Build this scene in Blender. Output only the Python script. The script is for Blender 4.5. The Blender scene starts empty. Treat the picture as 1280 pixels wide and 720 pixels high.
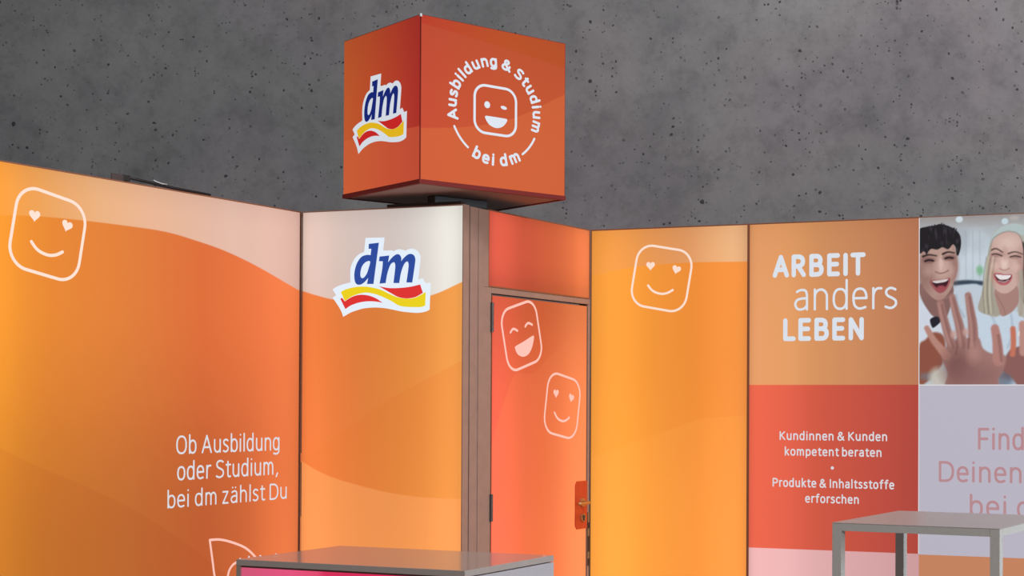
import bpy, bmesh, math, random
import numpy as np
from mathutils import Vector, Matrix, Euler

S = bpy.context.scene
COL = S.collection

# ------------------------------------------------------------------ camera
cam_d = bpy.data.cameras.new('camera')
cam = bpy.data.objects.new('camera', cam_d); COL.objects.link(cam)
PITCH, ROLL = 0.0090, 0.0030
cp, sp, cr, sr = math.cos(PITCH), math.sin(PITCH), math.cos(ROLL), math.sin(ROLL)
F = Vector((0, cp, sp)); U0 = Vector((0, -sp, cp)); X0 = Vector((1, 0, 0))
RIGHT = cr*X0 + sr*U0; UP = cr*U0 - sr*X0
cam.matrix_world = Matrix(((RIGHT.x, UP.x, -F.x, 0), (RIGHT.y, UP.y, -F.y, 0), (RIGHT.z, UP.z, -F.z, 1.5), (0, 0, 0, 1)))
cam_d.sensor_fit = 'HORIZONTAL'; cam_d.sensor_width = 36.0
cam_d.lens = 1871.5*36.0/1280.0
cam_d.shift_x = (640-1060.7)/1280.0
cam_d.shift_y = (486.2-360)/1280.0
cam_d.clip_end = 100
S.camera = cam

# ------------------------------------------------------------------ world, lights, exposure
S.view_settings.view_transform = 'Standard'; S.view_settings.look = 'None'
S.view_settings.exposure = 0.0; S.view_settings.gamma = 1.0
wd = bpy.data.worlds.new('hall_air'); S.world = wd; wd.use_nodes = True
wd.node_tree.nodes['Background'].inputs['Color'].default_value = (0.90, 0.94, 1.0, 1)
wd.node_tree.nodes['Background'].inputs['Strength'].default_value = 0.15

def area(name, loc, target, sx, sy, power, color):
    d = bpy.data.lights.new(name, 'AREA'); d.shape = 'RECTANGLE'; d.size = sx; d.size_y = sy
    d.energy = power; d.color = color
    o = bpy.data.objects.new(name, d); COL.objects.link(o); o.location = loc
    o.rotation_euler = (Vector(target)-Vector(loc)).to_track_quat('-Z', 'Y').to_euler()
    return o
side = area('hall_window_light', (7.0, 4.3, 2.2), (-1.0, 5.1, 1.1), 3.0, 2.5, 72, (0.80, 0.92, 1.0)); side.data.spread = math.radians(75)
area('hall_ceiling_light', (1.8, 5.2, 8.0), (1.0, 11.5, 3.0), 3.0, 2.0, 350, (1.0, 0.965, 0.97))
area('hall_front_light', (1.5, -3.0, 5.5), (0.5, 6.0, 0.6), 3.0, 2.0, 330, (1.0, 0.96, 0.92))

# ------------------------------------------------------------------ helpers
def lin(c):
    out = []
    for v in c:
        v = v/255.0
        out.append(v/12.92 if v <= 0.04045 else ((v+0.055)/1.055)**2.4)
    return out
def rgba(c, k=1.0): return tuple(v*k for v in lin(c)) + (1.0,)

def empty(name, label, cat, loc=(0, 0, 0), rotz=0.0, group=None):
    o = bpy.data.objects.new(name, None); COL.objects.link(o); o.empty_display_size = 0.2
    o.location = loc; o.rotation_euler = (0, 0, rotz); o['label'] = label; o['category'] = cat
    if group: o['group'] = group
    return o
def link(name, me, m, parent=None, label=None, smooth=False):
    o = bpy.data.objects.new(name, me); COL.objects.link(o)
    if m is not None:
        me.materials.clear(); me.materials.append(m)
    if parent is not None: o.parent = parent
    if label: o['label'] = label
    if smooth:
        for p in me.polygons: p.use_smooth = True
    return o
def bm_obj(name, bm, m, parent=None, label=None, bevel=0.0, smooth=False):
    if bevel > 0:
        bmesh.ops.bevel(bm, geom=list(bm.edges), offset=bevel, segments=2, profile=0.6, affect='EDGES')
    bmesh.ops.recalc_face_normals(bm, faces=bm.faces)
    me = bpy.data.meshes.new(name); bm.to_mesh(me); bm.free()
    return link(name, me, m, parent, label, smooth)
def add_box(bm, x0, x1, y0, y1, z0, z1):
    v = [bm.verts.new(p) for p in ((x0,y0,z0),(x1,y0,z0),(x1,y1,z0),(x0,y1,z0),(x0,y0,z1),(x1,y0,z1),(x1,y1,z1),(x0,y1,z1))]
    for f in ((0,3,2,1),(4,5,6,7),(0,1,5,4),(1,2,6,5),(2,3,7,6),(3,0,4,7)): bm.faces.new([v[i] for i in f])
def box(name, x0, x1, y0, y1, z0, z1, m, parent=None, label=None, bevel=0.0):
    bm = bmesh.new(); add_box(bm, x0, x1, y0, y1, z0, z1)
    return bm_obj(name, bm, m, parent, label, bevel)
def add_cyl(bm, p0, p1, r0, r1=None, n=20):
    p0 = Vector(p0); p1 = Vector(p1); r1 = r0 if r1 is None else r1
    d = (p1-p0).normalized(); a = d.orthogonal().normalized(); b = d.cross(a)
    R = []
    for p, r in ((p0, r0), (p1, r1)):
        R.append([bm.verts.new(p + (a*math.cos(t)+b*math.sin(t))*r) for t in [2*math.pi*i/n for i in range(n)]])
    for i in range(n): bm.faces.new((R[0][i], R[0][(i+1) % n], R[1][(i+1) % n], R[1][i]))
    bm.faces.new(R[0][::-1]); bm.faces.new(R[1])
def tube(bm, pts, r, n=10):
    pts = [Vector(p) for p in pts]; rings = []
    for i, p in enumerate(pts):
        d = (pts[min(i+1, len(pts)-1)] - pts[max(i-1, 0)]).normalized()
        up = Vector((0, 0, 1)) if abs(d.z) < 0.9 else Vector((1, 0, 0))
        a = d.cross(up).normalized(); b = a.cross(d)
        rings.append([bm.verts.new(p + (a*math.cos(t)+b*math.sin(t))*r) for t in [2*math.pi*k/n for k in range(n)]])
    for i in range(len(rings)-1):
        for k in range(n): bm.faces.new((rings[i][k], rings[i][(k+1) % n], rings[i+1][(k+1) % n], rings[i+1][k]))
    bm.faces.new(rings[0][::-1]); bm.faces.new(rings[-1])

# ------------------------------------------------------------------ materials
class NT:
    def __init__(s, name):
        s.m = bpy.data.materials.new(name); s.m.use_nodes = True
        s.t = s.m.node_tree; s.p = s.t.nodes['Principled BSDF']
    def n(s, typ, **kw):
        o = s.t.nodes.new(typ)
        for k, v in kw.items(): setattr(o, k, v)
        return o
    def l(s, a, b): s.t.links.new(a, b)
    def math(s, op, a, b=None, c=None, clamp=False):
        o = s.n('ShaderNodeMath', operation=op); o.use_clamp = clamp
        for i, v in enumerate((a, b, c)):
            if v is None: continue
            if isinstance(v, (int, float)): o.inputs[i].default_value = v
            else: s.l(v, o.inputs[i])
        return o.outputs[0]
    def mix(s, fac, a, b, blend='MIX'):
        o = s.n('ShaderNodeMix', data_type='RGBA', blend_type=blend)
        for i, v in ((0, fac), (6, a), (7, b)):
            if isinstance(v, (int, float)): o.inputs[i].default_value = v
            elif isinstance(v, tuple): o.inputs[i].default_value = v
            else: s.l(v, o.inputs[i])
        return o.outputs[2]
    def ramp(s, fac, stops):
        o = s.n('ShaderNodeValToRGB'); e = o.color_ramp.elements
        while len(e) < len(stops): e.new(0.5)
        for i, (p, c) in enumerate(stops): e[i].position = p; e[i].color = c
        s.l(fac, o.inputs[0]); return o.outputs[0]
    def curve(s, fac, pts):
        o = s.n('ShaderNodeFloatCurve'); c = o.mapping.curves[0]
        while len(c.points) < len(pts): c.points.new(0.5, 0.5)
        for i, (x, y) in enumerate(pts): c.points[i].location = (x, y); c.points[i].handle_type = 'AUTO_CLAMPED'
        o.mapping.update(); s.l(fac, o.inputs['Value']); return o.outputs[0]
    def obj(s):
        return s.n('ShaderNodeTexCoord').outputs['Object']
    def noise(s, vec, scale, detail=3, rough=0.5):
        o = s.n('ShaderNodeTexNoise'); o.inputs['Scale'].default_value = scale
        o.inputs['Detail'].default_value = detail; o.inputs['Roughness'].default_value = rough
        s.l(vec, o.inputs['Vector']); return o.outputs['Fac']

def plain(name, c, rough=0.5, metal=0.0, var=0.06, scale=30, spec=0.5, bump=0.0):
    g = NT(name); v = g.obj(); f = g.noise(v, scale, 4)
    a = rgba(c, 1-var); b = rgba(c, 1+var)
    g.l(g.ramp(f, [(0.3, a), (0.7, b)]), g.p.inputs['Base Color'])
    g.p.inputs['Roughness'].default_value = rough; g.p.inputs['Metallic'].default_value = metal
    g.p.inputs['Specular IOR Level'].default_value = spec
    if bump:
        bn = g.n('ShaderNodeBump'); bn.inputs['Strength'].default_value = bump; bn.inputs['Distance'].default_value = 0.002
        g.l(f, bn.inputs['Height']); g.l(bn.outputs[0], g.p.inputs['Normal'])
    return g.m

def lit_print(name, W, cols, top=None, petal=None, painted_glow=None, rows=None, fields=None, k=1.0, edge=None, erows=None):
    """Backlit textile print: ink colours along the width, a pale swoosh and a petal printed on it;
    led / rows = backlight falloff painted into the emission along its width / height."""
    g = NT(name); v = g.obj(); sep = g.n('ShaderNodeSeparateXYZ'); g.l(v, sep.inputs[0])
    u = g.math('DIVIDE', sep.outputs[0], W); h = g.math('DIVIDE', sep.outputs[2], 2.5)
    ink = g.ramp(u, [(p, rgba(c)) for p, c in cols])
    if petal:                                               # printed darker / lighter petals
        for pts, col, fac in petal:
            cz = g.curve(u, pts)
            below = g.math('MULTIPLY_ADD', g.math('SUBTRACT', cz, h), 400.0, 0.5, clamp=True)
            ink = g.mix(g.math('MULTIPLY', below, fac), ink, rgba(col))
    if top:
        pts, tc = top
        cz = g.curve(u, pts)
        above = g.math('MULTIPLY_ADD', g.math('SUBTRACT', h, cz), 500.0, 0.5, clamp=True)
        ink = g.mix(above, ink, g.ramp(u, [(p, rgba(c)) for p, c in tc]))
    if fields:                                              # printed fields one below the other
        for zt, col in fields:
            below = g.math('MULTIPLY_ADD', g.math('SUBTRACT', zt/2.5, h), 800.0, 0.5, clamp=True)
            ink = g.mix(below, ink, g.ramp(u, [(p, rgba(c)) for p, c in col]) if isinstance(col, list) else rgba(col))
    st = None
    if painted_glow: st = g.math('MULTIPLY', g.curve(u, [(a, b/2) for a, b in painted_glow]), 2.0)
    if rows:
        r = g.math('MULTIPLY', g.curve(h, [(a/2.5, b/2) for a, b in rows]), 2.0)
        st = r if st is None else g.math('MULTIPLY', st, r)
    if st is None: st = g.math('ADD', 1.0, 0.0)
    if edge: st = g.math('ADD', st, g.math('MULTIPLY', g.curve(u, edge), g.curve(h, erows)))  # extra glow towards the panel edge, also painted into the emission
    weave = g.noise(v, 220.0, 2); st = g.math('MULTIPLY', st, g.math('MULTIPLY_ADD', weave, 0.08, 0.96))
    st = g.math('MULTIPLY', st, k)
    g.l(g.mix(1.0, ink, (0.18, 0.18, 0.18, 1), 'MULTIPLY'), g.p.inputs['Base Color'])
    g.p.inputs['Roughness'].default_value = 0.75; g.p.inputs['Specular IOR Level'].default_value = 0.15
    g.l(ink, g.p.inputs['Emission Color']); g.l(st, g.p.inputs['Emission Strength'])
    return g.m
def lit_ink(name, c, k=0.9, W=None, painted_glow=None):
    g = NT(name); v = g.obj(); n = g.noise(v, 90.0, 2)
    g.p.inputs['Base Color'].default_value = rgba(c, 0.18)
    g.p.inputs['Roughness'].default_value = 0.7; g.p.inputs['Specular IOR Level'].default_value = 0.15
    g.p.inputs['Emission Color'].default_value = rgba(c)
    g.l(g.math('MULTIPLY_ADD', n, 0.06*k, 0.97*k), g.p.inputs['Emission Strength'])
    return g.m

def concrete():
    g = NT('fair_faced_concrete'); v = g.obj()
    big = g.noise(v, 0.55, 5, 0.6); mid = g.noise(v, 2.6, 6, 0.62); fine = g.noise(v, 30.0, 5, 0.75)
    base = g.ramp(big, [(0.30, rgba((128, 129, 131))), (0.5, rgba((146, 144, 146))), (0.70, rgba((157, 155, 157)))])
    blot = g.ramp(mid, [(0.32, (0.78, 0.78, 0.79, 1)), (0.47, (0.93, 0.93, 0.93, 1)), (0.65, (1, 1, 1, 1))])
    c = g.mix(1.0, base, blot, 'MULTIPLY')
    spk = g.ramp(g.noise(v, 9.0, 6, 0.7), [(0.33, (0.82, 0.82, 0.82, 1)), (0.5, (0.98, 0.98, 0.98, 1)), (0.7, (1.04, 1.04, 1.04, 1))])
    c = g.mix(1.0, c, spk, 'MULTIPLY')
    tint = g.ramp(g.noise(v, 0.35, 2), [(0.42, (0.97, 1.0, 0.985, 1)), (0.58, (1.0, 0.965, 0.985, 1))])
    c = g.mix(1.0, c, tint, 'MULTIPLY')
    gr = g.ramp(fine, [(0.3, (0.93, 0.93, 0.93, 1)), (0.7, (1.03, 1.03, 1.03, 1))])
    c = g.mix(1.0, c, gr, 'MULTIPLY')
    # warped coordinates so the pores are ragged
    wn = g.n('ShaderNodeTexNoise'); wn.inputs['Scale'].default_value = 22; wn.inputs['Detail'].default_value = 3; g.l(v, wn.inputs['Vector'])
    add = g.n('ShaderNodeVectorMath', operation='MULTIPLY_ADD'); g.l(wn.outputs['Color'], add.inputs[0])
    add.inputs[1].default_value = (0.03, 0.03, 0.03); g.l(v, add.inputs[2])
    pores = None
    for sc, rmax, power, lo, hi in ((3.6, 0.085, 3.2, 0.25, 0.40), (8.5, 0.135, 2.6, 0.33, 0.50), (19.0, 0.25, 2.4, 0.42, 0.56), (34.0, 0.36, 2.2, 0.48, 0.62)):
        vo = g.n('ShaderNodeTexVoronoi', feature='F1'); vo.inputs['Scale'].default_value = sc; vo.inputs['Randomness'].default_value = 1.0
        g.l(add.outputs[0], vo.inputs['Vector'])
        sx = g.n('ShaderNodeSeparateXYZ'); g.l(vo.outputs['Color'], sx.inputs[0])
        rad = g.math('MULTIPLY', g.math('POWER', sx.outputs[0], power), rmax)
        cl = g.noise(v, 1.1+sc*0.13, 2)
        msk = g.ramp(cl, [(lo, (0, 0, 0, 1)), (hi, (1, 1, 1, 1))])
        hole = g.math('MULTIPLY', g.math('MULTIPLY', g.math('SUBTRACT', rad, vo.outputs['Distance']), 60.0, clamp=True), msk)
        pores = hole if pores is None else g.math('MAXIMUM', pores, hole)
    c = g.mix(g.math('MULTIPLY', pores, 0.85), c, rgba((46, 47, 50)))
    g.l(c, g.p.inputs['Base Color']); g.p.inputs['Roughness'].default_value = 0.8; g.p.inputs['Specular IOR Level'].default_value = 0.25
    hgt = g.math('SUBTRACT', g.math('MULTIPLY', fine, 0.25), pores)
    b = g.n('ShaderNodeBump'); b.inputs['Strength'].default_value = 0.35; b.inputs['Distance'].default_value = 0.01
    g.l(hgt, b.inputs['Height']); g.l(b.outputs[0], g.p.inputs['Normal'])
    return g.m

M = dict(
    concrete=concrete(),
    floor=plain('hall_floor_screed', (120, 118, 116), 0.6, scale=6),
    dark=plain('dark_frame_edge', (140, 88, 62), 0.5),
    alu=plain('brushed_aluminium', (150, 146, 142), 0.35, 0.8, scale=60),
    post=plain('taupe_coated_profile', (160, 128, 114), 0.55, scale=14),
    post_d=plain('taupe_profile_groove', (110, 78, 66), 0.6),
    black=plain('black_steel', (34, 30, 32), 0.5),
    hinge=plain('dark_hinge_steel', (95, 88, 86), 0.4, 0.6),
    steel=plain('warm_satin_steel', (190, 150, 105), 0.35, 0.7),
    under=plain('cube_underside_board', (150, 126, 120), 0.7, scale=8),
    redfab=plain('deep_red_textile_edge', (120, 24, 18), 0.8),
    orange_plate=plain('orange_red_lock_plate', (196, 72, 40), 0.45, spec=0.3),
    grey_metal=plain('warm_grey_powder_coat', (190, 186, 180), 0.5, scale=80, var=0.03),
    table_top=plain('grey_table_laminate', (168, 158, 156), 0.32, scale=120, var=0.03),
    glossy_top=plain('glossy_taupe_laminate', (172, 158, 152), 0.09, scale=60, var=0.03, spec=0.9),
    counter_side=plain('grey_counter_laminate', (176, 168, 172), 0.5, scale=40, var=0.02),
    counter_frame=plain('taupe_counter_edge', (160, 146, 136), 0.5),
    white=plain('white_clip_plastic', (205, 208, 210), 0.4),
    chrome=plain('chromed_clip', (215, 215, 220), 0.15, 1.0),
    box_back=plain('white_box_backing', (190, 188, 184), 0.7),
    ink_white=lit_ink('lit_white_ink', (222, 229, 238), 0.84),
    ink_bright=lit_ink('lit_bright_white_ink', (228, 241, 253), 0.92),
    ink_cream=lit_ink('lit_cream_ink', (246, 220, 204), 0.93),
    ink_pinkish=lit_ink('lit_pale_pink_ink', (244, 190, 176), 0.93),
    ink_blue=lit_ink('lit_blue_ink', (44, 76, 158), 0.93),
    ink_navy=lit_ink('lit_navy_ink', (20, 36, 116), 0.9),
    ink_red=lit_ink('lit_red_ink', (220, 52, 52), 0.93),
    ink_red2=lit_ink('lit_dark_red_ink', (196, 36, 34), 0.93),
    ink_yellow=lit_ink('lit_yellow_ink', (233, 210, 32), 0.93),
    ink_yellow2=lit_ink('lit_deep_yellow_ink', (224, 180, 26), 0.93),
    ink_grey=lit_ink('lit_soft_white_ink', (222, 224, 230), 0.82),
    ink_rose=lit_ink('rose_ink', (186, 142, 148), 0.85),
)

# ------------------------------------------------------------------ setting
def wall(name, x0, x1, y0, y1, z0, z1, m):
    o = box(name, x0, x1, y0, y1, z0, z1, m); o['kind'] = 'structure'; return o
wall('floor', -9, 9, -2, 12, -0.1, 0, M['floor'])
wall('wall_back', -9, 9, 11.6, 12.0, 0, 7.5, M['concrete'])

# ------------------------------------------------------------------ booth geometry (metres, seen from above)
THA, THB, THC = 0.3643, 0.3358, 0.3802
A = Vector((math.sin(THA), math.cos(THA), 0)); B = Vector((math.cos(THB), -math.sin(THB), 0)); A2 = Vector((math.sin(THC), math.cos(THC), 0))
P0 = Vector((-2.8946, 7.9064, 0)); PL = P0 - 2.0*A
PR = P0 + B*0.9948; P2 = PR + A2*0.2174; P3 = P2 + A2*1.0002; P4 = P3 + B*0.9959
def rz(d): return math.atan2(d.y, d.x)
H = 2.5

# flat print helpers: local x = along the panel, z = up, viewer on the -y side
def flat_poly(name, pts, m, parent, y=-0.001, holes=(), label=None, th=0.0003):
    cu = bpy.data.curves.new('tmp', 'CURVE'); cu.dimensions = '2D'; cu.fill_mode = 'BOTH'; cu.extrude = th
    for loop in (pts,)+tuple(holes):
        s = cu.splines.new('POLY'); s.points.add(len(loop)-1); s.use_cyclic_u = True
        for i, (a, b) in enumerate(loop): s.points[i].co = (a, b, 0, 1)
    return curve_to(name, cu, m, parent, y, label)
def curve_to(name, cu, m, parent, y, label=None, mat=None):
    o = bpy.data.objects.new('tmp', cu); COL.objects.link(o)
    dg = bpy.context.evaluated_depsgraph_get()
    me = bpy.data.meshes.new_from_object(o.evaluated_get(dg))
    bpy.data.objects.remove(o)
    if mat is not None: me.transform(mat)
    me.transform(Matrix(((1, 0, 0, 0), (0, 0, -1, y), (0, 1, 0, 0), (0, 0, 0, 1))))
    me.name = name
    return link(name, me, m, parent, label)
def smooth(pts, n=5, closed=True):
    """Catmull-Rom through pts"""
    P = [Vector(p) for p in pts]; N = len(P); out = []
    rng = range(N) if closed else range(N-1)
    for i in rng:
        if closed: a, b, c, d = P[i-1], P[i], P[(i+1) % N], P[(i+2) % N]
        else: a, b, c, d = P[max(i-1, 0)], P[i], P[i+1], P[min(i+2, N-1)]
        for k in range(n):
            t = k/n
            out.append(tuple(0.5*((2*b)+(c-a)*t+(2*a-5*b+4*c-d)*t*t+(3*b-a-3*c+d)*t*t*t)))
    if not closed: out.append(tuple(P[-1]))
    return out
def stroke_loops(path, w, closed):
    P = [Vector(p) for p in path]; n = len(P); L, R = [], []
    for i in range(n):
        if closed: d = (P[(i+1) % n]-P[i-1]).normalized()
        else: d = (P[min(i+1, n-1)]-P[max(i-1, 0)]).normalized()
        nn = Vector((-d.y, d.x)); L.append(P[i]+nn*w/2); R.append(P[i]-nn*w/2)
    if closed: return [tuple(p) for p in L], [tuple(p) for p in R]
    # rounded ends
    def cap(c, d0):
        a0 = math.atan2(d0.y, d0.x); return [Vector((c.x+math.cos(a0-t)*w/2, c.y+math.sin(a0-t)*w/2)) for t in [math.pi*k/6 for k in range(1, 6)]]
    return [tuple(p) for p in L + cap(P[-1], L[-1]-P[-1]) + R[::-1] + cap(P[0], R[0]-P[0])], None
def stroke(name, path, w, m, parent, closed=False, y=-0.001, label=None):
    a, b = stroke_loops(path, w, closed)
    return flat_poly(name, a, m, parent, y, (b,) if b else (), label)
# ---- lettering drawn as centre-line strokes (cap height 1, x-height XH, round ends)
XH, AS, DE = 0.74, 1.07, -0.27
def sell(cx, cy, rx, ry, a0, a1, n=20, e=2.35):
    out = []
    for k in range(n+1):
        a = math.radians(a0+(a1-a0)*k/n); c, s_ = math.cos(a), math.sin(a)
        out.append((cx+rx*math.copysign(abs(c)**(2/e), c), cy+ry*math.copysign(abs(s_)**(2/e), s_)))
    return out
def sm(*p): return smooth(p, 6, False)
def dot(x, y): return [(x, y), (x+0.001, y)]
bowl_l = lambda w: sell(w/2, XH/2, w/2, XH/2, 0, 360, 28)
arch = lambda x, w: [(x, 0.46)] + sell(x+w/2, 0.46, w/2, XH-0.46, 172, 0, 12, 2.1) + [(x+w, 0.0)]
a_gl = lambda: [sm((0.05, 0.67), (0.13, 0.725), (0.22, 0.74), (0.31, 0.70), (0.345, 0.58), (0.35, 0.40))+[(0.35, 0.0)], sm((0.35, 0.42), (0.20, 0.415), (0.06, 0.36), (0.0, 0.21), (0.05, 0.05), (0.15, 0.0), (0.27, 0.04), (0.35, 0.15))]
G = {
'A': (0.56, lambda: [[(0, 0), (0.28, 1), (0.56, 0)], [(0.09, 0.31), (0.47, 0.31)]]),
'B': (0.46, lambda: [[(0, 0), (0, 1)], [(0, 1), (0.2, 1)]+sell(0.2, 0.765, 0.21, 0.235, 90, -90, 12)+[(0, 0.53)], [(0, 0.53), (0.22, 0.53)]+sell(0.22, 0.265, 0.24, 0.265, 90, -90, 12)+[(0, 0)]]),
'D': (0.52, lambda: [[(0, 0), (0, 1), (0.2, 1)]+sell(0.2, 0.5, 0.32, 0.5, 90, -90, 18)+[(0, 0)]]),
'E': (0.38, lambda: [[(0.38, 1), (0, 1), (0, 0), (0.38, 0)], [(0, 0.53), (0.34, 0.53)]]),
'F': (0.38, lambda: [[(0.38, 1), (0, 1), (0, 0)], [(0, 0.50), (0.34, 0.50)]]),
'I': (0.0, lambda: [[(0, 0), (0, 1)]]),
'K': (0.46, lambda: [[(0, 0), (0, 1)], [(0.43, 1), (0.04, 0.5)], [(0.10, 0.57), (0.46, 0)]]),
'L': (0.38, lambda: [[(0, 1), (0, 0), (0.38, 0)]]),
'N': (0.48, lambda: [[(0, 0), (0, 1), (0.48, 0), (0.48, 1)]]),
'O': (0.56, lambda: [sell(0.28, 0.5, 0.28, 0.5, 0, 360, 32)]),
'P': (0.44, lambda: [[(0, 0), (0, 1), (0.18, 1)]+sell(0.18, 0.725, 0.26, 0.275, 90, -90, 14)+[(0, 0.45)]]),
'R': (0.46, lambda: [[(0, 0), (0, 1), (0.18, 1)]+sell(0.18, 0.74, 0.24, 0.26, 90, -90, 14)+[(0, 0.48)], [(0.2, 0.48), (0.46, 0)]]),
'S': (0.44, lambda: [sm((0.41, 0.93), (0.32, 0.985), (0.21, 1.0), (0.08, 0.94), (0.02, 0.78), (0.08, 0.62), (0.22, 0.53), (0.38, 0.43), (0.44, 0.25), (0.37, 0.07), (0.22, 0.0), (0.10, 0.01), (0.0, 0.07))]),
'T': (0.48, lambda: [[(0, 1), (0.48, 1)], [(0.24, 1), (0.24, 0)]]),
'W': (0.80, lambda: [[(0, 1), (0.2, 0), (0.4, 0.9), (0.6, 0), (0.8, 1)]]),
'&': (0.58, lambda: [sm((0.58, 0.0), (0.40, 0.25), (0.14, 0.66), (0.11, 0.84), (0.18, 0.97), (0.29, 0.99), (0.38, 0.90), (0.37, 0.76), (0.26, 0.62), (0.08, 0.46), (0.0, 0.27), (0.06, 0.07), (0.21, 0.0), (0.36, 0.06), (0.47, 0.22), (0.52, 0.45))]),
',': (0.08, lambda: [[(0.08, 0.03), (0.0, -0.17)]]),
'a': (0.35, a_gl),
'ä': (0.35, lambda: a_gl()+[dot(0.08, 0.98), dot(0.27, 0.98)]),
'b': (0.38, lambda: [[(0, AS), (0, 0)], bowl_l(0.38)]),
'c': (0.32, lambda: [sell(0.2, XH/2, 0.2, XH/2, 50, 310, 20)]),
'd': (0.38, lambda: [[(0.38, AS), (0.38, 0)], bowl_l(0.38)]),
'e': (0.38, lambda: [[(0.0, 0.385), (0.38, 0.385)]+sell(0.19, 0.385, 0.19, XH-0.385, 0, 180, 14)[1:]+sm((0.0, 0.37), (0.03, 0.14), (0.12, 0.02), (0.22, 0.0), (0.35, 0.05))[1:]]),
'f': (0.30, lambda: [sm((0.31, 1.05), (0.23, 1.07), (0.15, 1.01), (0.12, 0.86))+[(0.12, 0)], [(0, XH), (0.27, XH)]]),
'g': (0.38, lambda: [bowl_l(0.38), [(0.38, XH), (0.38, 0.0)]+sm((0.38, -0.02), (0.36, -0.17), (0.25, -0.26), (0.13, -0.27), (0.02, -0.23))]),
'h': (0.36, lambda: [[(0, AS), (0, 0)], arch(0, 0.36)]),
'i': (0.0, lambda: [[(0, XH), (0, 0)], dot(0, 1.01)]),
'k': (0.34, lambda: [[(0, AS), (0, 0)], [(0.32, XH), (0.03, 0.38)], [(0.09, 0.45), (0.34, 0)]]),
'l': (0.0, lambda: [[(0, AS), (0, 0)]]),
'm': (0.60, lambda: [[(0, XH), (0, 0)], arch(0, 0.30), arch(0.30, 0.30)]),
'n': (0.36, lambda: [[(0, XH), (0, 0)], arch(0, 0.36)]),
'o': (0.40, lambda: [sell(0.2, XH/2, 0.2, XH/2, 0, 360, 28)]),
'p': (0.38, lambda: [[(0, XH), (0, DE)], bowl_l(0.38)]),
'r': (0.22, lambda: [[(0, XH), (0, 0)], sm((0, 0.46), (0.04, 0.64), (0.12, 0.73), (0.23, 0.735))]),
's': (0.30, lambda: [sm((0.28, 0.68), (0.20, 0.73), (0.12, 0.735), (0.03, 0.66), (0.02, 0.54), (0.08, 0.44), (0.20, 0.36), (0.29, 0.26), (0.29, 0.12), (0.21, 0.02), (0.11, 0.0), (0.0, 0.05))]),
't': (0.26, lambda: [[(0.10, 0.93), (0.10, 0.3)]+sm((0.10, 0.2), (0.12, 0.06), (0.19, 0.0), (0.27, 0.02)), [(0, XH), (0.26, XH)]]),
'u': (0.36, lambda: [[(0.36, XH), (0.36, 0)], [(0.36-a, XH-b) for a, b in arch(0, 0.36)]]),
'z': (0.30, lambda: [[(0, XH), (0.30, XH), (0, 0), (0.31, 0)]]),
}
def add_strokes(bm, paths, t):
    """thin raised strips of width t with round ends and joints"""
    for path in paths:
        P = [Vector((a, b)) for a, b in path]; Q = [P[0]]
        for p in P[1:]:
            if (p-Q[-1]).length > 1e-5: Q.append(p)
        for i in range(len(Q)-1):
            d = (Q[i+1]-Q[i]).normalized()
            n0 = Vector((-d.y, d.x))*t/2
            f = [bm.verts.new((q.x, 0, q.y)) for q in (Q[i]-n0, Q[i+1]-n0, Q[i+1]+n0, Q[i]+n0)]
            bm.faces.new(f)
        for i, q in enumerate(Q):
            if 0 < i < len(Q)-1 and (Q[i+1]-q).normalized().dot((q-Q[i-1]).normalized()) > 0.995: continue
            k = 14
            bm.faces.new([bm.verts.new((q.x+t/2*math.cos(2*math.pi*j/k), 0, q.y+t/2*math.sin(2*math.pi*j/k))) for j in range(k)])
def layout(s, h, weight, kern):
    """glyph list (char, x start) and total advance in cap units, centre-line widths and gaps apart"""
    out = []; x = 0.0
    for i, c in enumerate(s):
        if c == ' ': x += 0.20; continue
        g = G[c]; out.append((c, x)); x += g[0]+kern(c, s[i+1] if i+1 < len(s) else ' ')
    return out, x
def kernf(weight):
    r = set('oecdgOD'); l = set('oecdgOab')
    def k(a, b):
        v = 0.15+weight
        if a in 'oecObpDP' or a in 'rtfkAKTLFs': v -= 0.035
        if b in 'oecdgOaTtfsAz': v -= 0.035
        if a in 'Sz' or b in 'z': v -= 0.03
        if a in 'rtf' : v -= 0.03
        return v
    return k
def text(name, s, x, z, w, h, m, parent, weight=0.1, y=-0.001, gap=1.0):
    kf = kernf(weight); lay, _ = layout(s, h, weight, kf)
    last = lay[-1]; tot = last[1]+G[last[0]][0]
    t = weight*h; k = (w-t)/tot
    def Y(v): return z+t/2+v*(h-t)
    i = 0
    for word in s.split(' '):                     # one part per word
        bm = bmesh.new()
        for c, gx in lay[i:i+len(word)]:
            add_strokes(bm, [[(x+t/2+(gx+a)*k, Y(b)) for a, b in p] for p in G[c][1]()], t)
        i += len(word)
        for v in bm.verts: v.co.y = y
        me = bpy.data.meshes.new(name); bm.to_mesh(me); bm.free()
        link(name, me, m, parent)

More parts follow.
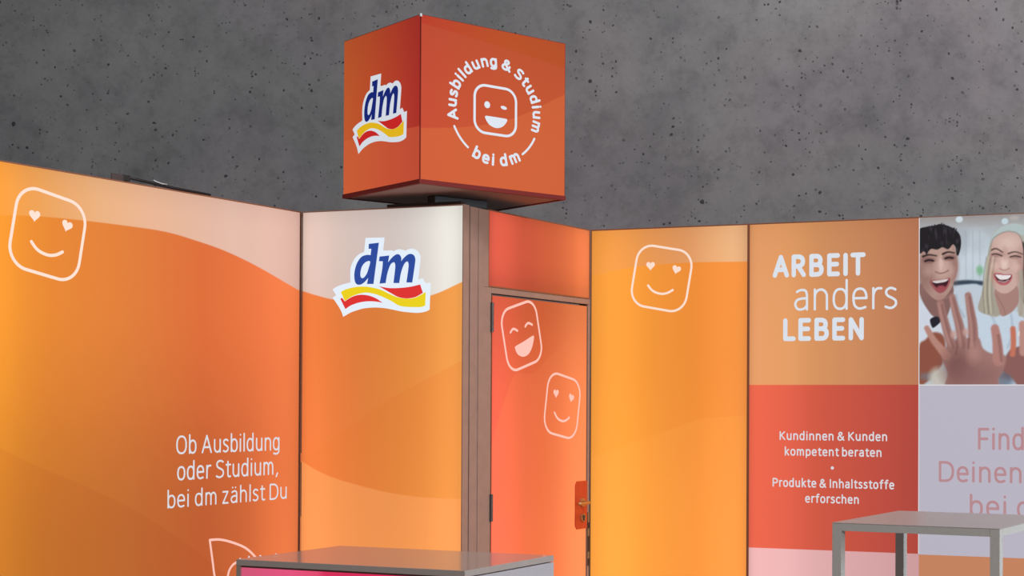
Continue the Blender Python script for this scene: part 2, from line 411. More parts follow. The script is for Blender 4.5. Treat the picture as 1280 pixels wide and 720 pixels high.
def rsquare(cx, cz, s, r, rot, n=10):
    out = []; h = s/2-r
    for qx, qz, a0 in ((1, 1, 0), (-1, 1, 90), (-1, -1, 180), (1, -1, 270)):
        for k in range(n+1):
            a = math.radians(a0+90*k/n); out.append((qx*h+r*math.cos(a), qz*h+r*math.sin(a)))
    c, s_ = math.cos(rot), math.sin(rot)
    return [(cx+a*c-b*s_, cz+a*s_+b*c) for a, b in out]
def heart(cx, cz, w, rot, n=28):
    out = []; c, s_ = math.cos(rot), math.sin(rot)
    for k in range(n):
        t = 2*math.pi*k/n; a = 16*math.sin(t)**3; b = 13*math.cos(t)-5*math.cos(2*t)-2*math.cos(3*t)-math.cos(4*t)
        a, b = a*w/32, (b+2)*w/32; out.append((cx+a*c-b*s_, cz+a*s_+b*c))
    return out
def heart_face(parent, cx, cz, s, rot, m, w=0.013):
    """printed line face with heart eyes; returned as part + sub-parts"""
    f = stroke('face_outline', rsquare(cx, cz, s, s*0.27, rot), w, m, parent, True)
    c, s_ = math.cos(rot), math.sin(rot)
    def q(a, b): return (cx+(a*c-b*s_)*s, cz+(a*s_+b*c)*s)
    for a, b, dr in ((-0.23, 0.166, 0.14), (0.24, 0.175, -0.12)):
        flat_poly('eye', smooth(heart(*q(a, b), s*0.155, rot+dr), 2), m, f)
    stroke('mouth', smooth([q(-0.218, -0.150), q(-0.14, -0.212), q(-0.05, -0.243), q(0.057, -0.246), q(0.155, -0.213), q(0.235, -0.155)], 5, False), w, m, f)
    return f

LOGO = {
'white': [(-0.101, 0.207), (0.016, 0.205), (0.008, 0.139), (0.029, 0.137), (0.063, 0.137), (0.068, 0.131), (0.089, 0.139), (0.111, 0.141), (0.13, 0.137), (0.145, 0.132), (0.16, 0.139), (0.182, 0.142), (0.204, 0.137), (0.223, 0.123), (0.234, 0.104), (0.235, 0.082), (0.222, -0.017), (0.249, -0.012), (0.268, -0.038), (0.297, -0.035), (0.292, -0.173), (0.269, -0.182), (0.225, -0.188), (0.173, -0.185), (0.121, -0.179), (0.069, -0.169), (0.016, -0.16), (-0.044, -0.156), (-0.105, -0.159), (-0.15, -0.168), (-0.192, -0.18), (-0.237, -0.201), (-0.253, -0.166), (-0.281, -0.128), (-0.305, -0.1), (-0.282, -0.087), (-0.306, -0.057), (-0.277, -0.042), (-0.243, -0.032), (-0.193, -0.022), (-0.195, 0.024), (-0.19, 0.062), (-0.171, 0.097), (-0.145, 0.121), (-0.109, 0.134)],
'd': [(-0.079, 0.175), (-0.017, 0.179), (-0.049, -0.034), (-0.089, -0.033), (-0.081, -0.001), (-0.106, -0.024), (-0.132, -0.036), (-0.155, -0.031), (-0.166, -0.009), (-0.167, 0.03), (-0.153, 0.074), (-0.125, 0.108), (-0.091, 0.118), (-0.067, 0.116), (-0.063, 0.149), (-0.08, 0.149)],
'dhole': [(-0.07, 0.083), (-0.08, 0.046), (-0.092, 0.018), (-0.113, -0.002), (-0.129, 0.006), (-0.129, 0.035), (-0.118, 0.063), (-0.095, 0.082)],
'm': [(-0.012, 0.107), (0.047, 0.111), (0.04, 0.075), (0.067, 0.102), (0.093, 0.116), (0.111, 0.112), (0.121, 0.095), (0.119, 0.079), (0.145, 0.103), (0.169, 0.115), (0.193, 0.111), (0.205, 0.092), (0.204, 0.064), (0.188, -0.032), (0.153, -0.031), (0.165, 0.046), (0.164, 0.068), (0.156, 0.077), (0.138, 0.063), (0.12, 0.022), (0.109, -0.033), (0.074, -0.032), (0.084, 0.042), (0.083, 0.067), (0.074, 0.075), (0.054, 0.062), (0.036, 0.018), (0.026, -0.031), (-0.011, -0.033), (0.005, 0.044), (0.008, 0.082), (-0.016, 0.083)],
'yellow': [(-0.252, -0.071), (-0.22, -0.058), (-0.166, -0.048), (-0.105, -0.046), (-0.052, -0.053), (0.0, -0.066), (0.046, -0.086), (0.091, -0.103), (0.135, -0.112), (0.187, -0.113), (0.231, -0.101), (0.27, -0.082), (0.267, -0.151), (0.246, -0.158), (0.21, -0.159), (0.15, -0.156), (0.106, -0.148), (0.068, -0.128), (0.023, -0.108), (-0.029, -0.089), (-0.09, -0.078), (-0.143, -0.084), (-0.189, -0.099), (-0.227, -0.119), (-0.238, -0.096)],
'redr': [(-0.016, -0.046), (0.045, -0.057), (0.113, -0.058), (0.179, -0.053), (0.235, -0.043), (0.252, -0.086), (0.209, -0.106), (0.158, -0.113), (0.105, -0.105), (0.061, -0.085)],
'redl': [(-0.255, -0.107), (-0.244, -0.103), (-0.228, -0.121), (-0.189, -0.101), (-0.143, -0.089), (-0.09, -0.091), (-0.037, -0.107), (0.008, -0.133), (-0.029, -0.126), (-0.082, -0.123), (-0.135, -0.128), (-0.188, -0.142), (-0.223, -0.161)]}
CORNERS = {'white': {0, 1, 2, 5, 9, 16, 17, 18, 19, 20, 31, 34, 35, 36, 39, 44}, 'd': {0, 1, 2, 3, 4, 13, 14, 15}, 'm': {0, 1, 2, 7, 13, 14, 20, 21, 27, 28, 30, 31},
           'yellow': {0, 11, 12, 24, 23}, 'redr': {0, 4, 5}, 'redl': {0, 2, 7, 12}, 'dhole': set()}
def part_smooth(pts, corners, n=4):
    """smooth the runs between the listed corners"""
    if not corners: return smooth(pts, n)
    N = len(pts); cs = sorted(corners); out = []
    for i, c in enumerate(cs):
        e = cs[(i+1) % len(cs)]; run = [pts[c]]; k = c
        while True:
            k = (k+1) % N; run.append(pts[k])
            if k == e: break
        out += (smooth(run, n, False)[:-1] if len(run) > 2 else [run[0]])
    return out
def chain_logo(parent, cx, cz, k, blue, red, yellow, white):
    g = lambda n: [(cx+a*k, cz+b*k) for a, b in part_smooth(LOGO[n], CORNERS[n])]
    w = flat_poly('logo_field', g('white'), white, parent, y=-0.001)
    flat_poly('red_wave', g('redr'), red, w, y=-0.0022); flat_poly('red_wave', g('redl'), red, w, y=-0.0022)
    flat_poly('yellow_wave', g('yellow'), yellow, w, y=-0.0032)
    flat_poly('logo_letter', g('d'), blue, w, y=-0.0032, holes=(g('dhole'),)); flat_poly('logo_letter', g('m'), blue, w, y=-0.0032)
    return w

# ------------------------------------------------------------------ lightbox panels
def panel(name, label, O, D, W, mat, z0=0.0, z1=H, depth=0.055, gapl=0.005, gapr=0.005, u0=0.0, group=None, frame_m=None, gapt=0.004):
    t = empty(name, label, 'lightbox', O, rz(D), group)
    fm = frame_m or M['dark']
    x0, x1 = u0, u0+W
    bm = bmesh.new()                        # profile frame: two stiles, two rails
    add_box(bm, x0, x0+0.03, 0.002, depth, z0, z1); add_box(bm, x1-0.03, x1, 0.002, depth, z0, z1)
    add_box(bm, x0+0.03, x1-0.03, 0.002, depth, z1-0.03, z1); add_box(bm, x0+0.03, x1-0.03, 0.002, depth, z0, z0+0.03)
    bm_obj('box_frame', bm, fm, t)
    box('back_board', x0+0.03, x1-0.03, depth-0.006, depth-0.001, z0+0.03, z1-0.03, M['box_back'], t)
    # textile face, slightly cushioned at its rim
    bm = bmesh.new(); r = 0.006
    a, b, c, d = x0+gapl, x1-gapr, z0+gapt, z1-gapt
    outer = [bm.verts.new((p, 0.004, q)) for p, q in ((a, c), (b, c), (b, d), (a, d))]
    inner = [bm.verts.new((p, 0.0, q)) for p, q in ((a+r, c+r), (b-r, c+r), (b-r, d-r), (a+r, d-r))]
    bm.faces.new(inner)
    for i in range(4): bm.faces.new((outer[i], outer[(i+1) % 4], inner[(i+1) % 4], inner[i]))
    me = bpy.data.meshes.new('textile_print'); bm.to_mesh(me); bm.free()
    link('textile_print', me, mat, t)
    return t

mW1 = lit_print('print_left_wall', 2.0,
    [(0.08, (240, 150, 44)), (0.22, (232, 136, 50)), (0.45, (226, 126, 58)), (0.66, (225, 112, 58)), (0.86, (232, 118, 66)), (1.0, (238, 126, 72))],
    top=([(0.0, 0.893), (0.10, 0.907), (0.188, 0.9139), (0.317, 0.918), (0.49, 0.919), (0.66, 0.906), (0.78, 0.8866), (1.0, 0.831)],
         [(0.10, (240, 152, 56)), (0.2, (236, 162, 88)), (0.35, (236, 178, 128)), (0.5, (236, 184, 150)), (0.75, (228, 188, 170)), (0.95, (214, 174, 160))]),
    petal=[([(0.0, 0.57), (0.106, 0.52), (0.368, 0.431), (0.498, 0.380), (0.707, 0.274), (1.0, 0.10)], (200, 84, 34), 0.14)],
    painted_glow=[(0.0, 0.9), (0.04, 1.15), (0.10, 1.12), (0.18, 0.98), (0.4, 0.93), (0.62, 0.90), (0.80, 0.93), (0.93, 0.95), (0.975, 0.88), (1.0, 0.72)],
    edge=[(0, 0), (0.6, 0.0), (0.78, 0.06), (0.90, 0.30), (0.965, 0.34), (1.0, 0.12)], erows=[(0, 1), (0.3, 0.95), (0.5, 0.62), (0.75, 0.32), (0.9, 0.45), (1, 0.5)],
    rows=[(0, 0.68), (0.7, 0.63), (1.0, 0.65), (1.3, 0.74), (1.6, 0.88), (2.0, 0.98), (2.35, 0.98), (2.46, 0.90), (2.5, 0.82)], k=0.92)
mW2 = lit_print('print_logo_panel', 0.995,
    [(0.0, (240, 126, 66)), (0.35, (234, 132, 66)), (0.7, (236, 146, 68)), (1.0, (240, 160, 80))],
    top=([(0.0, 0.833), (0.096, 0.8224), (0.2226, 0.8113), (0.39, 0.8035), (0.5702, 0.8036), (0.812, 0.8164), (1.0, 0.8425)],
         [(0.0, (226, 196, 182)), (0.3, (222, 202, 194)), (0.6, (222, 210, 204)), (0.9, (232, 230, 222)), (1.0, (226, 224, 216))]),
    petal=[([(0.0, 0.47), (0.1272, 0.501), (0.4757, 0.5856), (1.0, 0.6836)], (232, 124, 52), 0.25),
           ([(0.0, 0.475), (0.1281, 0.4506), (0.38, 0.4242), (0.7226, 0.4042), (1.0, 0.4019)], (248, 160, 92), 0.7)],
    painted_glow=[(0.0, 0.86), (0.08, 1.10), (0.25, 0.98), (0.5, 0.90), (0.75, 0.98), (0.92, 1.12), (1.0, 0.98)],
    rows=[(0, 1.1), (0.8, 1.06), (1.4, 0.99), (2.0, 0.94), (2.35, 0.98), (2.47, 0.90), (2.5, 0.82)], k=0.90)
mTR = lit_print('print_transom', 1.22,
    [(0.18, (222, 92, 72)), (0.5, (214, 92, 62)), (0.8, (224, 112, 66)), (1.0, (226, 122, 72))],
    painted_glow=[(0.18, 0.85), (0.26, 1.14), (0.45, 0.90), (0.65, 0.85), (0.82, 1.0), (0.93, 1.22), (1.0, 0.9)],
    rows=[(2.0, 0.72), (2.1, 0.74), (2.2, 0.92), (2.32, 1.02), (2.42, 1.0), (2.5, 0.82)], k=0.85)
mDOOR = lit_print('print_door', 1.22,
    [(0.20, (236, 98, 76)), (0.35, (234, 102, 68)), (0.6, (230, 108, 62)), (0.85, (236, 128, 76)), (1.0, (238, 132, 78))],
    petal=[([(0.20, 0.50), (0.3, 0.60), (0.40, 0.66), (0.5, 0.66), (0.65, 0.70), (0.8, 0.735), (1.0, 0.79)], (246, 132, 84), 0.18)],
    painted_glow=[(0.19, 0.85), (0.24, 1.12), (0.32, 1.08), (0.5, 0.90), (0.68, 0.92), (0.88, 1.10), (0.95, 1.12), (0.98, 0.95)],
    rows=[(0, 1.2), (0.7, 1.16), (1.1, 1.08), (1.5, 1.0), (1.8, 0.84), (1.95, 0.74), (2.07, 0.68)], k=0.91)
mW4 = lit_print('print_right_heart_panel', 0.996,
    [(0.0, (240, 156, 62)), (0.3, (242, 154, 58)), (0.7, (238, 142, 58)), (1.0, (240, 146, 68))],
    top=([(0.0, 0.8915), (0.2171, 0.9071), (0.4219, 0.9141), (0.6735, 0.9168), (1.0, 0.915)],
         [(0.0, (238, 156, 68)), (0.25, (232, 152, 76)), (0.6, (228, 156, 98)), (0.9, (232, 178, 128)), (1.0, (228, 172, 124))]),
    petal=[([(0.0, 0.47), (0.4, 0.52), (0.7, 0.56), (1.0, 0.57)], (252, 168, 76), 0.18)],
    painted_glow=[(0.0, 0.84), (0.06, 1.0), (0.17, 1.12), (0.4, 0.98), (0.6, 0.95), (0.85, 1.06), (0.94, 1.02), (1.0, 0.80)],
    rows=[(0, 1.15), (0.8, 1.12), (1.3, 1.05), (1.8, 1.0), (2.2, 1.0), (2.4, 0.95), (2.5, 0.85)], k=0.92)
mW5 = lit_print('print_career_wall', 3.0,
    [(0.0, (222, 152, 100)), (0.10, (216, 150, 96)), (0.2, (208, 142, 96)), (0.333, (194, 126, 92))],
    fields=[(1.5965, [(0.0, (228, 100, 74)), (0.15, (206, 88, 68)), (0.333, (186, 76, 66))]),
            (0.6875, [(0.0, (232, 178, 178)), (0.333, (214, 164, 166))])],
    painted_glow=[(0.0, 0.75), (0.025, 1.12), (0.06, 1.12), (0.14, 0.98), (0.25, 0.92), (0.333, 0.86), (1.0, 0.86)],
    rows=[(0, 1.05), (1.4, 1.05), (2.2, 1.0), (2.42, 0.93), (2.5, 0.86)], k=0.88)

# left wall ------------------------------------------------------
w1 = panel('lightbox_panel', 'wide orange backlit wall panel at far left with heart-eyed face and white slogan', PL, A, 2.0, mW1, gapr=0.007)
heart_face(w1, 0.438, 2.213, 0.352, math.radians(-9.9), M['ink_cream'], 0.014)
for s_, x, z, w, h in (('Ob Ausbildung', 1.156, 1.243, 0.690, 0.090), ('oder Studium,', 1.163, 1.118, 0.674, 0.090), ('bei dm zählst Du', 1.105, 0.989, 0.796, 0.084)):
    text('lettering', s_, x, z, w, h, M['ink_grey'], w1, 0.105)
stroke('leaf_outline', smooth([(1.3715, 0.8188), (1.4394, 0.8151), (1.5193, 0.7944), (1.601, 0.7632), (1.6566, 0.7259), (1.70, 0.68), (1.74, 0.60), (1.76, 0.50)], 4, False), 0.012, M['ink_pinkish'], w1)
stroke('leaf_outline', smooth([(1.3715, 0.8188), (1.3824, 0.7593), (1.3933, 0.6996), (1.4043, 0.6397), (1.43, 0.56), (1.48, 0.48)], 4, False), 0.012, M['ink_pinkish'], w1)
stroke('leaf_outline', smooth([(1.49, 0.62), (1.50, 0.655), (1.525, 0.682), (1.5634, 0.6946), (1.60, 0.69), (1.63, 0.66)], 4, False), 0.012, M['ink_pinkish'], w1)
for q in ([(1.60, 0.60), (1.585, 0.66), (1.574, 0.7076)], [(1.6345, 0.55), (1.6345, 0.712)], [(1.7127, 0.7085), (1.7140, 0.7085)], [(1.76, 0.62), (1.7695, 0.702), (1.798, 0.694), (1.827, 0.706)]):
    stroke('lettering', q, 0.010, M['ink_grey'], w1)
# logo panel ------------------------------------------------------
w2 = panel('lightbox_panel', 'orange backlit panel with pale top and blue lettered wave logo, left of the post', P0, B, 0.9948, mW2, gapl=0.006, gapr=0.002, frame_m=M['post'])
chain_logo(w2, 0.5067, 2.1404, 1.0, M['ink_blue'], M['ink_red'], M['ink_yellow'], M['ink_bright'])
# corner strip with clips
cs = empty('corner_joint_strip', 'thin dark metal joint strip with bright clips where left wall meets logo panel', 'joint strip', P0, rz(A))
box('cover_strip', -0.0065, -0.001, -0.004, 0.0, 0.0, 2.49, M['post_d'], cs)
box('joint_rail', -0.005, -0.001, -0.008, -0.0045, 0.0, 2.47, M['alu'], cs)
for z in (1.20, 0.80): box('clip', -0.008, -0.001, -0.014, -0.0085, z-0.025 if z > 1 else z-0.09, z+0.025 if z > 1 else z+0.09, M['chrome'], cs, 'bright metal clip', 0.002)
# corner post -----------------------------------------------------
def loc2(O, D): return (O.x, O.y, 0), rz(D)
po = empty('corner_post', 'tall taupe grooved corner post between logo panel and door', 'post', PR, rz(A2))
box('profile', 0.062, 0.166, 0.000, 0.055, 0, 2.496, M['post'], po, bevel=0.003)
box('groove', 0.166, 0.171, 0.006, 0.05, 0, 2.49, M['post_d'], po)
box('groove', 0.0575, 0.062, 0.006, 0.05, 0, 2.49, M['post_d'], po)
box('raised_lip', 0.128, 0.166, -0.004, 0.0, 0, 2.492, M['post'], po, bevel=0.0015)
# door frame ------------------------------------------------------
df = empty('door_frame', 'taupe metal frame around the red orange door', 'door frame', PR, rz(A2))
box('stile', 0.171, 0.244, 0.0, 0.055, 0, 2.094, M['post'], df, bevel=0.002)
box('stile', 0.171, 0.219, 0.0, 0.055, 2.0945, 2.496, M['post'], df, bevel=0.002)
box('stile', 1.192, 1.212, 0.0, 0.055, 0, 2.064, M['post'], df, bevel=0.002)
box('header', 0.2445, 1.212, 0.0, 0.055, 2.0645, 2.094, M['post'], df, bevel=0.002)
box('rebate', 0.2445, 0.252, 0.02, 0.055, 0, 2.064, M['black'], df)
box('rebate', 1.185, 1.1915, 0.02, 0.055, 0, 2.064, M['black'], df)
box('strike_plate', 1.1925, 1.211, -0.004, -0.0005, 0.55, 0.86, M['alu'], df, 'bare metal strike plate')
for z0, z1 in ((0.765, 0.80), (0.63, 0.72), (0.55, 0.59)):
    box('strike_slot', 1.194, 1.2095, -0.0048, -0.0042, z0, z1, M['black'], df)
# transom ---------------------------------------------------------
tr = panel('lightbox_panel', 'small red orange backlit panel above the door', PR, A2, 0.998, mTR, z0=2.096, z1=2.5, u0=0.220, gapl=0.003, gapr=0.012)
# door ------------------------------------------------------------
dr = empty('booth_door', 'red orange backlit door with laughing face and heart-eyed face', 'door', PR, rz(A2))
box('leaf_frame', 0.2535, 1.1835, 0.0035, 0.045, 0.01, 2.055, M['dark'], dr)
bm = bmesh.new(); vs = [bm.verts.new(p) for p in ((0.256, 0.002, 0.012), (1.181, 0.002, 0.012), (1.181, 0.002, 2.052), (0.256, 0.002, 2.052))]; bm.faces.new(vs)
me = bpy.data.meshes.new('textile_print'); bm.to_mesh(me); bm.free(); link('textile_print', me, mDOOR, dr)
for z0, z1 in ((1.862, 2.016), (0.874, 1.016)):
    bm = bmesh.new(); add_cyl(bm, (0.247, -0.005, z0), (0.247, -0.005, z1), 0.008, n=14); add_box(bm, 0.236, 0.247, -0.0035, -0.0005, z0, z1)
    bm_obj('hinge', bm, M['hinge'], dr)
# laughing face: rotated square
rot = math.radians(15.4); cx, cz, s = 0.523, 1.855, 0.335
fo = stroke('face_outline', rsquare(cx, cz, s, s*0.25, rot), 0.014, M['ink_pinkish'], dr, True)
stroke('eye', smooth([(0.416, 1.867), (0.434, 1.884), (0.452, 1.887), (0.480, 1.879)], 4, False), 0.013, M['ink_pinkish'], fo)
stroke('eye', smooth([(0.553, 1.905), (0.572, 1.922), (0.592, 1.925), (0.619, 1.918)], 4, False), 0.013, M['ink_pinkish'], fo)
flat_poly('mouth', smooth([(0.634, 1.858), (0.615, 1.855), (0.535, 1.822), (0.466, 1.796), (0.460, 1.782), (0.486, 1.752), (0.536, 1.741), (0.585, 1.757), (0.618, 1.794), (0.636, 1.843)], 4), M['ink_pinkish'], fo)
heart_face(dr, 0.925, 1.475, 0.338, math.radians(-10.0), M['ink_pinkish'], 0.013)
# lock plate with chamfered corners
lp = flat_poly('lock_plate', [(1.078, 0.768), (1.184, 0.768), (1.184, 1.043), (1.078, 1.043), (1.062, 1.022), (1.062, 0.789)], M['orange_plate'], dr, y=-0.001, th=0.003, label='orange red lock plate')
bm = bmesh.new(); add_cyl(bm, (1.131, -0.004, 0.920), (1.131, -0.013, 0.920), 0.026, 0.024, 28)
ro = bm_obj('rosette', bm, M['steel'], lp)
bm = bmesh.new(); tube(bm, [(1.131, -0.010, 0.920), (1.131, -0.040, 0.920), (1.129, -0.050, 0.920), (1.120, -0.056, 0.920), (1.09, -0.057, 0.920), (1.03, -0.055, 0.9195), (1.015, -0.052, 0.9195)], 0.0095, 14)
bm_obj('lever', bm, M['steel'], lp, smooth=True)
bm = bmesh.new(); add_cyl(bm, (1.136, -0.004, 0.832), (1.136, -0.012, 0.832), 0.025, 0.023, 28); bm_obj('cylinder_rosette', bm, M['steel'], lp)
bm = bmesh.new(); add_cyl(bm, (1.136, -0.012, 0.838), (1.136, -0.017, 0.838), 0.010, n=18); add_box(bm, 1.132, 1.140, -0.017, -0.012, 0.814, 0.834)
bm_obj('lock_cylinder', bm, M['hinge'], lp)
# right heart panel -------------------------------------------------
w4 = panel('lightbox_panel', 'yellow orange backlit panel with heart-eyed face, right of the door', P3, B, 0.9959, mW4, gapl=0.003, gapr=0.005)
heart_face(w4, 0.457, 2.2065, 0.352, math.radians(-10.0), M['ink_cream'], 0.013)
# career wall -------------------------------------------------------
w5 = panel('lightbox_panel', 'wide panel with large white headline over red field, beside photo of laughing people', P4, B, 3.0, mW5, gapl=0.004)
text('headline_lettering', 'ARBEIT', 0.147, 2.192, 0.546, 0.127, M['ink_white'], w5, 0.205)
text('headline_lettering', 'anders', 0.276, 2.006, 0.598, 0.160, M['ink_white'], w5, 0.085)
text('headline_lettering', 'LEBEN', 0.211, 1.839, 0.473, 0.127, M['ink_white'], w5, 0.205)
for s_, x, z, w, h in (('Kundinnen & Kunden', 0.192, 1.290, 0.627, 0.0495), ('kompetent beraten', 0.223, 1.204, 0.564, 0.049),
                       ('Produkte & Inhaltsstoffe', 0.151, 1.030, 0.709, 0.0495), ('erforschen', 0.345, 0.946, 0.313, 0.049)):
    text('lettering', s_, x, z, w, h, M['ink_grey'], w5, 0.155)
flat_poly('bullet_dot', [(0.504+0.009*math.cos(t*math.pi/8), 1.1405+0.009*math.sin(t*math.pi/8)) for t in range(16)], M['ink_grey'], w5)
mLIL = lit_ink('print_lilac_field', (188, 184, 198), 0.85); mTAN = lit_ink('print_tan_field', (200, 134, 98), 0.85); mEDGE = lit_ink('print_white_edge', (226, 226, 230), 0.85)
flat_poly('lilac_field', [(1.0, 0.685), (2.0, 0.685), (2.0, 1.592), (1.0, 1.592)], mLIL, w5)
flat_poly('tan_field', [(1.0, 0.02), (2.0, 0.02), (2.0, 0.6845), (1.0, 0.6845)], mTAN, w5)
flat_poly('white_edge_line', [(0.9955, 0.688), (0.9998, 0.688), (0.9998, 2.494), (0.9955, 2.494)], mEDGE, w5)
flat_poly('white_edge_line', [(1.0, 1.5922), (2.0, 1.5922), (2.0, 1.597), (1.0, 1.597)], mEDGE, w5)
for s_, x, z, w, h in (('Finde', 1.325, 1.251, 0.325, 0.117), ('Deinen Weg', 1.110, 1.0765, 0.79, 0.112), ('bei dm', 1.281, 0.895, 0.46, 0.115)):
    text('lettering', s_, x, z, w, h, M['ink_rose'], w5, 0.125, y=-0.002)

# ------------------------------------------------------------------ printed photograph (flat poster on the wall)
def paint_poster():
    du = 0.0036
    nu, nz = int(1.0/du), int(0.902/du)
    uu = np.linspace(1.0, 2.0, nu+1); zz = np.linspace(1.597, 2.495, nz+1)
    Ug, Zg = np.meshgrid(uu, zz)
    X = (Ug-0.9966)/0.00438*5.143 + 46.0          # artwork grid: 720 units = 0.61 m
    Y = (482-(Zg-1.5918)/0.00426-260)*5.143
    rng = np.random.RandomState(3)
    def vnoise(sx, sy, seed):
        r = np.random.RandomState(seed); G = r.rand(80, 80)
        a = (X/sx) % 79; b = (Y/sy+40) % 79; ia = a.astype(int); ib = b.astype(int); fa = a-ia; fb = b-ib
        fa = fa*fa*(3-2*fa); fb = fb*fb*(3-2*fb)
        return (G[ib, ia]*(1-fa)+G[ib, ia+1]*fa)*(1-fb)+(G[ib+1, ia]*(1-fa)+G[ib+1, ia+1]*fa)*fb
    img = np.zeros(X.shape+(3,)); 
    def C(c): return np.array(c, float)
    def comp(mask, col):
        nonlocal img
        col = C(col) if not isinstance(col, np.ndarray) else col
        img = img*(1-mask[..., None]) + col*mask[..., None]
    def sd_poly(pts):
        d = np.full(X.shape, 1e9); inside = np.zeros(X.shape, bool); n = len(pts)
        for i in range(n):
            ax, ay = pts[i]; bx, by = pts[(i+1) % n]; ex, ey = bx-ax, by-ay
            wx, wy = X-ax, Y-ay; t = np.clip((wx*ex+wy*ey)/(ex*ex+ey*ey+1e-9), 0, 1)
            d = np.minimum(d, (wx-t*ex)**2+(wy-t*ey)**2)
            cnd = ((ay > Y) != (by > Y)); xi = (bx-ax)*(Y-ay)/((by-ay) if by != ay else 1e-9)+ax
            inside ^= cnd & (X < xi)
        d = np.sqrt(d); return np.where(inside, -d, d)
    def poly(pts, col, soft=5, a=1.0, sm=True):
        if sm: pts = smooth(pts, 4)
        comp(a*np.clip(0.5-sd_poly(pts)/soft, 0, 1), col)
    def ell(cx, cy, rx, ry, col, soft=0.3, a=1.0, rot=0):
        c, s = math.cos(rot), math.sin(rot); dx, dy = X-cx, Y-cy
        q = np.sqrt(((dx*c+dy*s)/rx)**2+((-dx*s+dy*c)/ry)**2); comp(a*np.clip((1-q)/soft+0.5, 0, 1), col)
    def line(pts, w, col, soft=4, a=1.0, w1=None):
        pts = smooth(pts, 4, False); best = np.full(X.shape, 1e9); n = len(pts)
        for i in range(n-1):
            ax, ay = pts[i]; bx, by = pts[i+1]; ex, ey = bx-ax, by-ay
            t = np.clip(((X-ax)*ex+(Y-ay)*ey)/(ex*ex+ey*ey+1e-9), 0, 1)
            ww = w if w1 is None else w+(w1-w)*(i+t)/(n-1)
            best = np.minimum(best, np.sqrt((X-ax-t*ex)**2+(Y-ay-t*ey)**2)-ww/2)
        comp(a*np.clip(0.5-best/soft, 0, 1), col)
    # background: bright shop interior out of focus
    img[:] = C((186, 200, 210))
    comp(np.clip((260-Y)/220, 0, 1)*0.9, (160, 158, 158))
    comp(np.clip((130-Y)/90, 0, 1)*0.8, (150, 142, 140))
    ell(400, 330, 110, 150, (198, 210, 220), 1.0); ell(430, 230, 60, 60, (186, 196, 204), 1.0); ell(330, 200, 40, 90, (170, 178, 186), 1.0, .8)
    ell(308, 72, 23, 20, (204, 218, 226), 0.35); ell(600, 95, 21, 20, (196, 214, 222), 0.35); ell(660, 75, 30, 14, (186, 180, 176), 1, .7)
    ell(440, 405, 22, 30, (112, 176, 122), 0.9, .8); ell(350, 430, 60, 40, (196, 208, 218), 1.0)
    line([(280, 482), (360, 478), (450, 486)], 28, (58, 72, 86), 14)
    for i in range(3): line([(350+i*45, 150), (352+i*45, 460)], 5, (150, 164, 176), 14, .5)
    # shirts
    poly([(270, 530), (330, 500), (440, 500), (470, 640), (470, 900), (260, 900), (250, 640)], (190, 202, 214), 14)
    poly([(46, 560), (80, 620), (150, 690), (200, 720), (230, 800), (46, 900)], (206, 214, 226), 8)
    poly([(420, 650), (490, 680), (580, 700), (640, 665), (700, 690), (790, 700), (900, 760), (900, 1140), (430, 1140), (410, 800)], (196, 210, 224), 10)
    line([(520, 700), (540, 760), (530, 860)], 10, (150, 168, 188), 18, .6); line([(640, 690), (650, 800), (620, 900)], 12, (150, 168, 188), 18, .6)
    line([(290, 560), (300, 620), (340, 700)], 8, (140, 156, 172), 14, .6)
    # man: neck, face
    poly([(54, 480), (60, 570), (110, 660), (150, 700), (210, 720), (250, 640), (270, 500), (180, 470)], (132, 98, 94), 8)
    poly([(54, 290), (110, 255), (200, 250), (268, 225), (288, 290), (300, 350), (294, 420), (276, 470), (255, 520), (225, 560), (190, 588), (155, 585), (110, 550), (75, 500), (54, 430)], (176, 142, 132), 6)
    ell(80, 430, 55, 110, (146, 110, 104), 1.2, .8); ell(278, 380, 26, 90, (150, 112, 106), 1.2, .7)
    ell(200, 380, 45, 60, (202, 170, 160), 1.2, .9); ell(180, 275, 80, 26, (190, 158, 146), 1.2, .6); ell(110, 400, 34, 30, (184, 150, 140), 1.2, .7); ell(255, 400, 22, 34, (190, 156, 146), 1.2, .8)
    ell(190, 350, 14, 45, (214, 184, 174), 1.0, .9); line([(155, 405), (180, 416), (212, 412), (238, 398)], 7, (126, 84, 78), 8, .8)
    ell(108, 330, 40, 18, (122, 86, 82), 1.0, .9); ell(242, 318, 38, 17, (122, 86, 82), 1.0, .9)
    line([(86, 335), (110, 328), (140, 334)], 12, (42, 32, 36), 5); line([(218, 321), (242, 315), (268, 320)], 12, (42, 32, 36), 5)
    line([(72, 304), (110, 294), (160, 302)], 15, (56, 42, 42), 8, w1=8); line([(202, 292), (236, 280), (276, 287)], 14, (56, 42, 42), 8, w1=8)
    poly([(118, 465), (160, 458), (200, 456), (248, 448), (246, 480), (228, 518), (200, 542), (170, 540), (140, 510)], (156, 84, 86), 6)
    poly([(132, 470), (180, 466), (236, 458), (232, 486), (214, 512), (190, 526), (162, 510)], (64, 30, 40), 4)
    ell(192, 512, 30, 17, (168, 82, 88), 0.6, .9); poly([(134, 466), (185, 460), (236, 454), (222, 470), (180, 478), (152, 478)], (214, 208, 208), 5)
    line([(130, 500), (120, 460), (128, 440)], 5, (128, 90, 84), 8, .6); ell(190, 570, 40, 14, (170, 130, 122), 1, .7)
    # man: hair
    hair = [(46, 135), (90, 112), (150, 104), (185, 97), (240, 112), (285, 138), (312, 172), (320, 215), (316, 262), (302, 304), (290, 296), (284, 252), (266, 232), (236, 262), (200, 248), (165, 262), (128, 256), (108, 272), (96, 292), (78, 270), (46, 278)]
    poly(hair, (34, 31, 36), 5)
    st = vnoise(9, 45, 5)*0.6+vnoise(20, 30, 8)*0.4
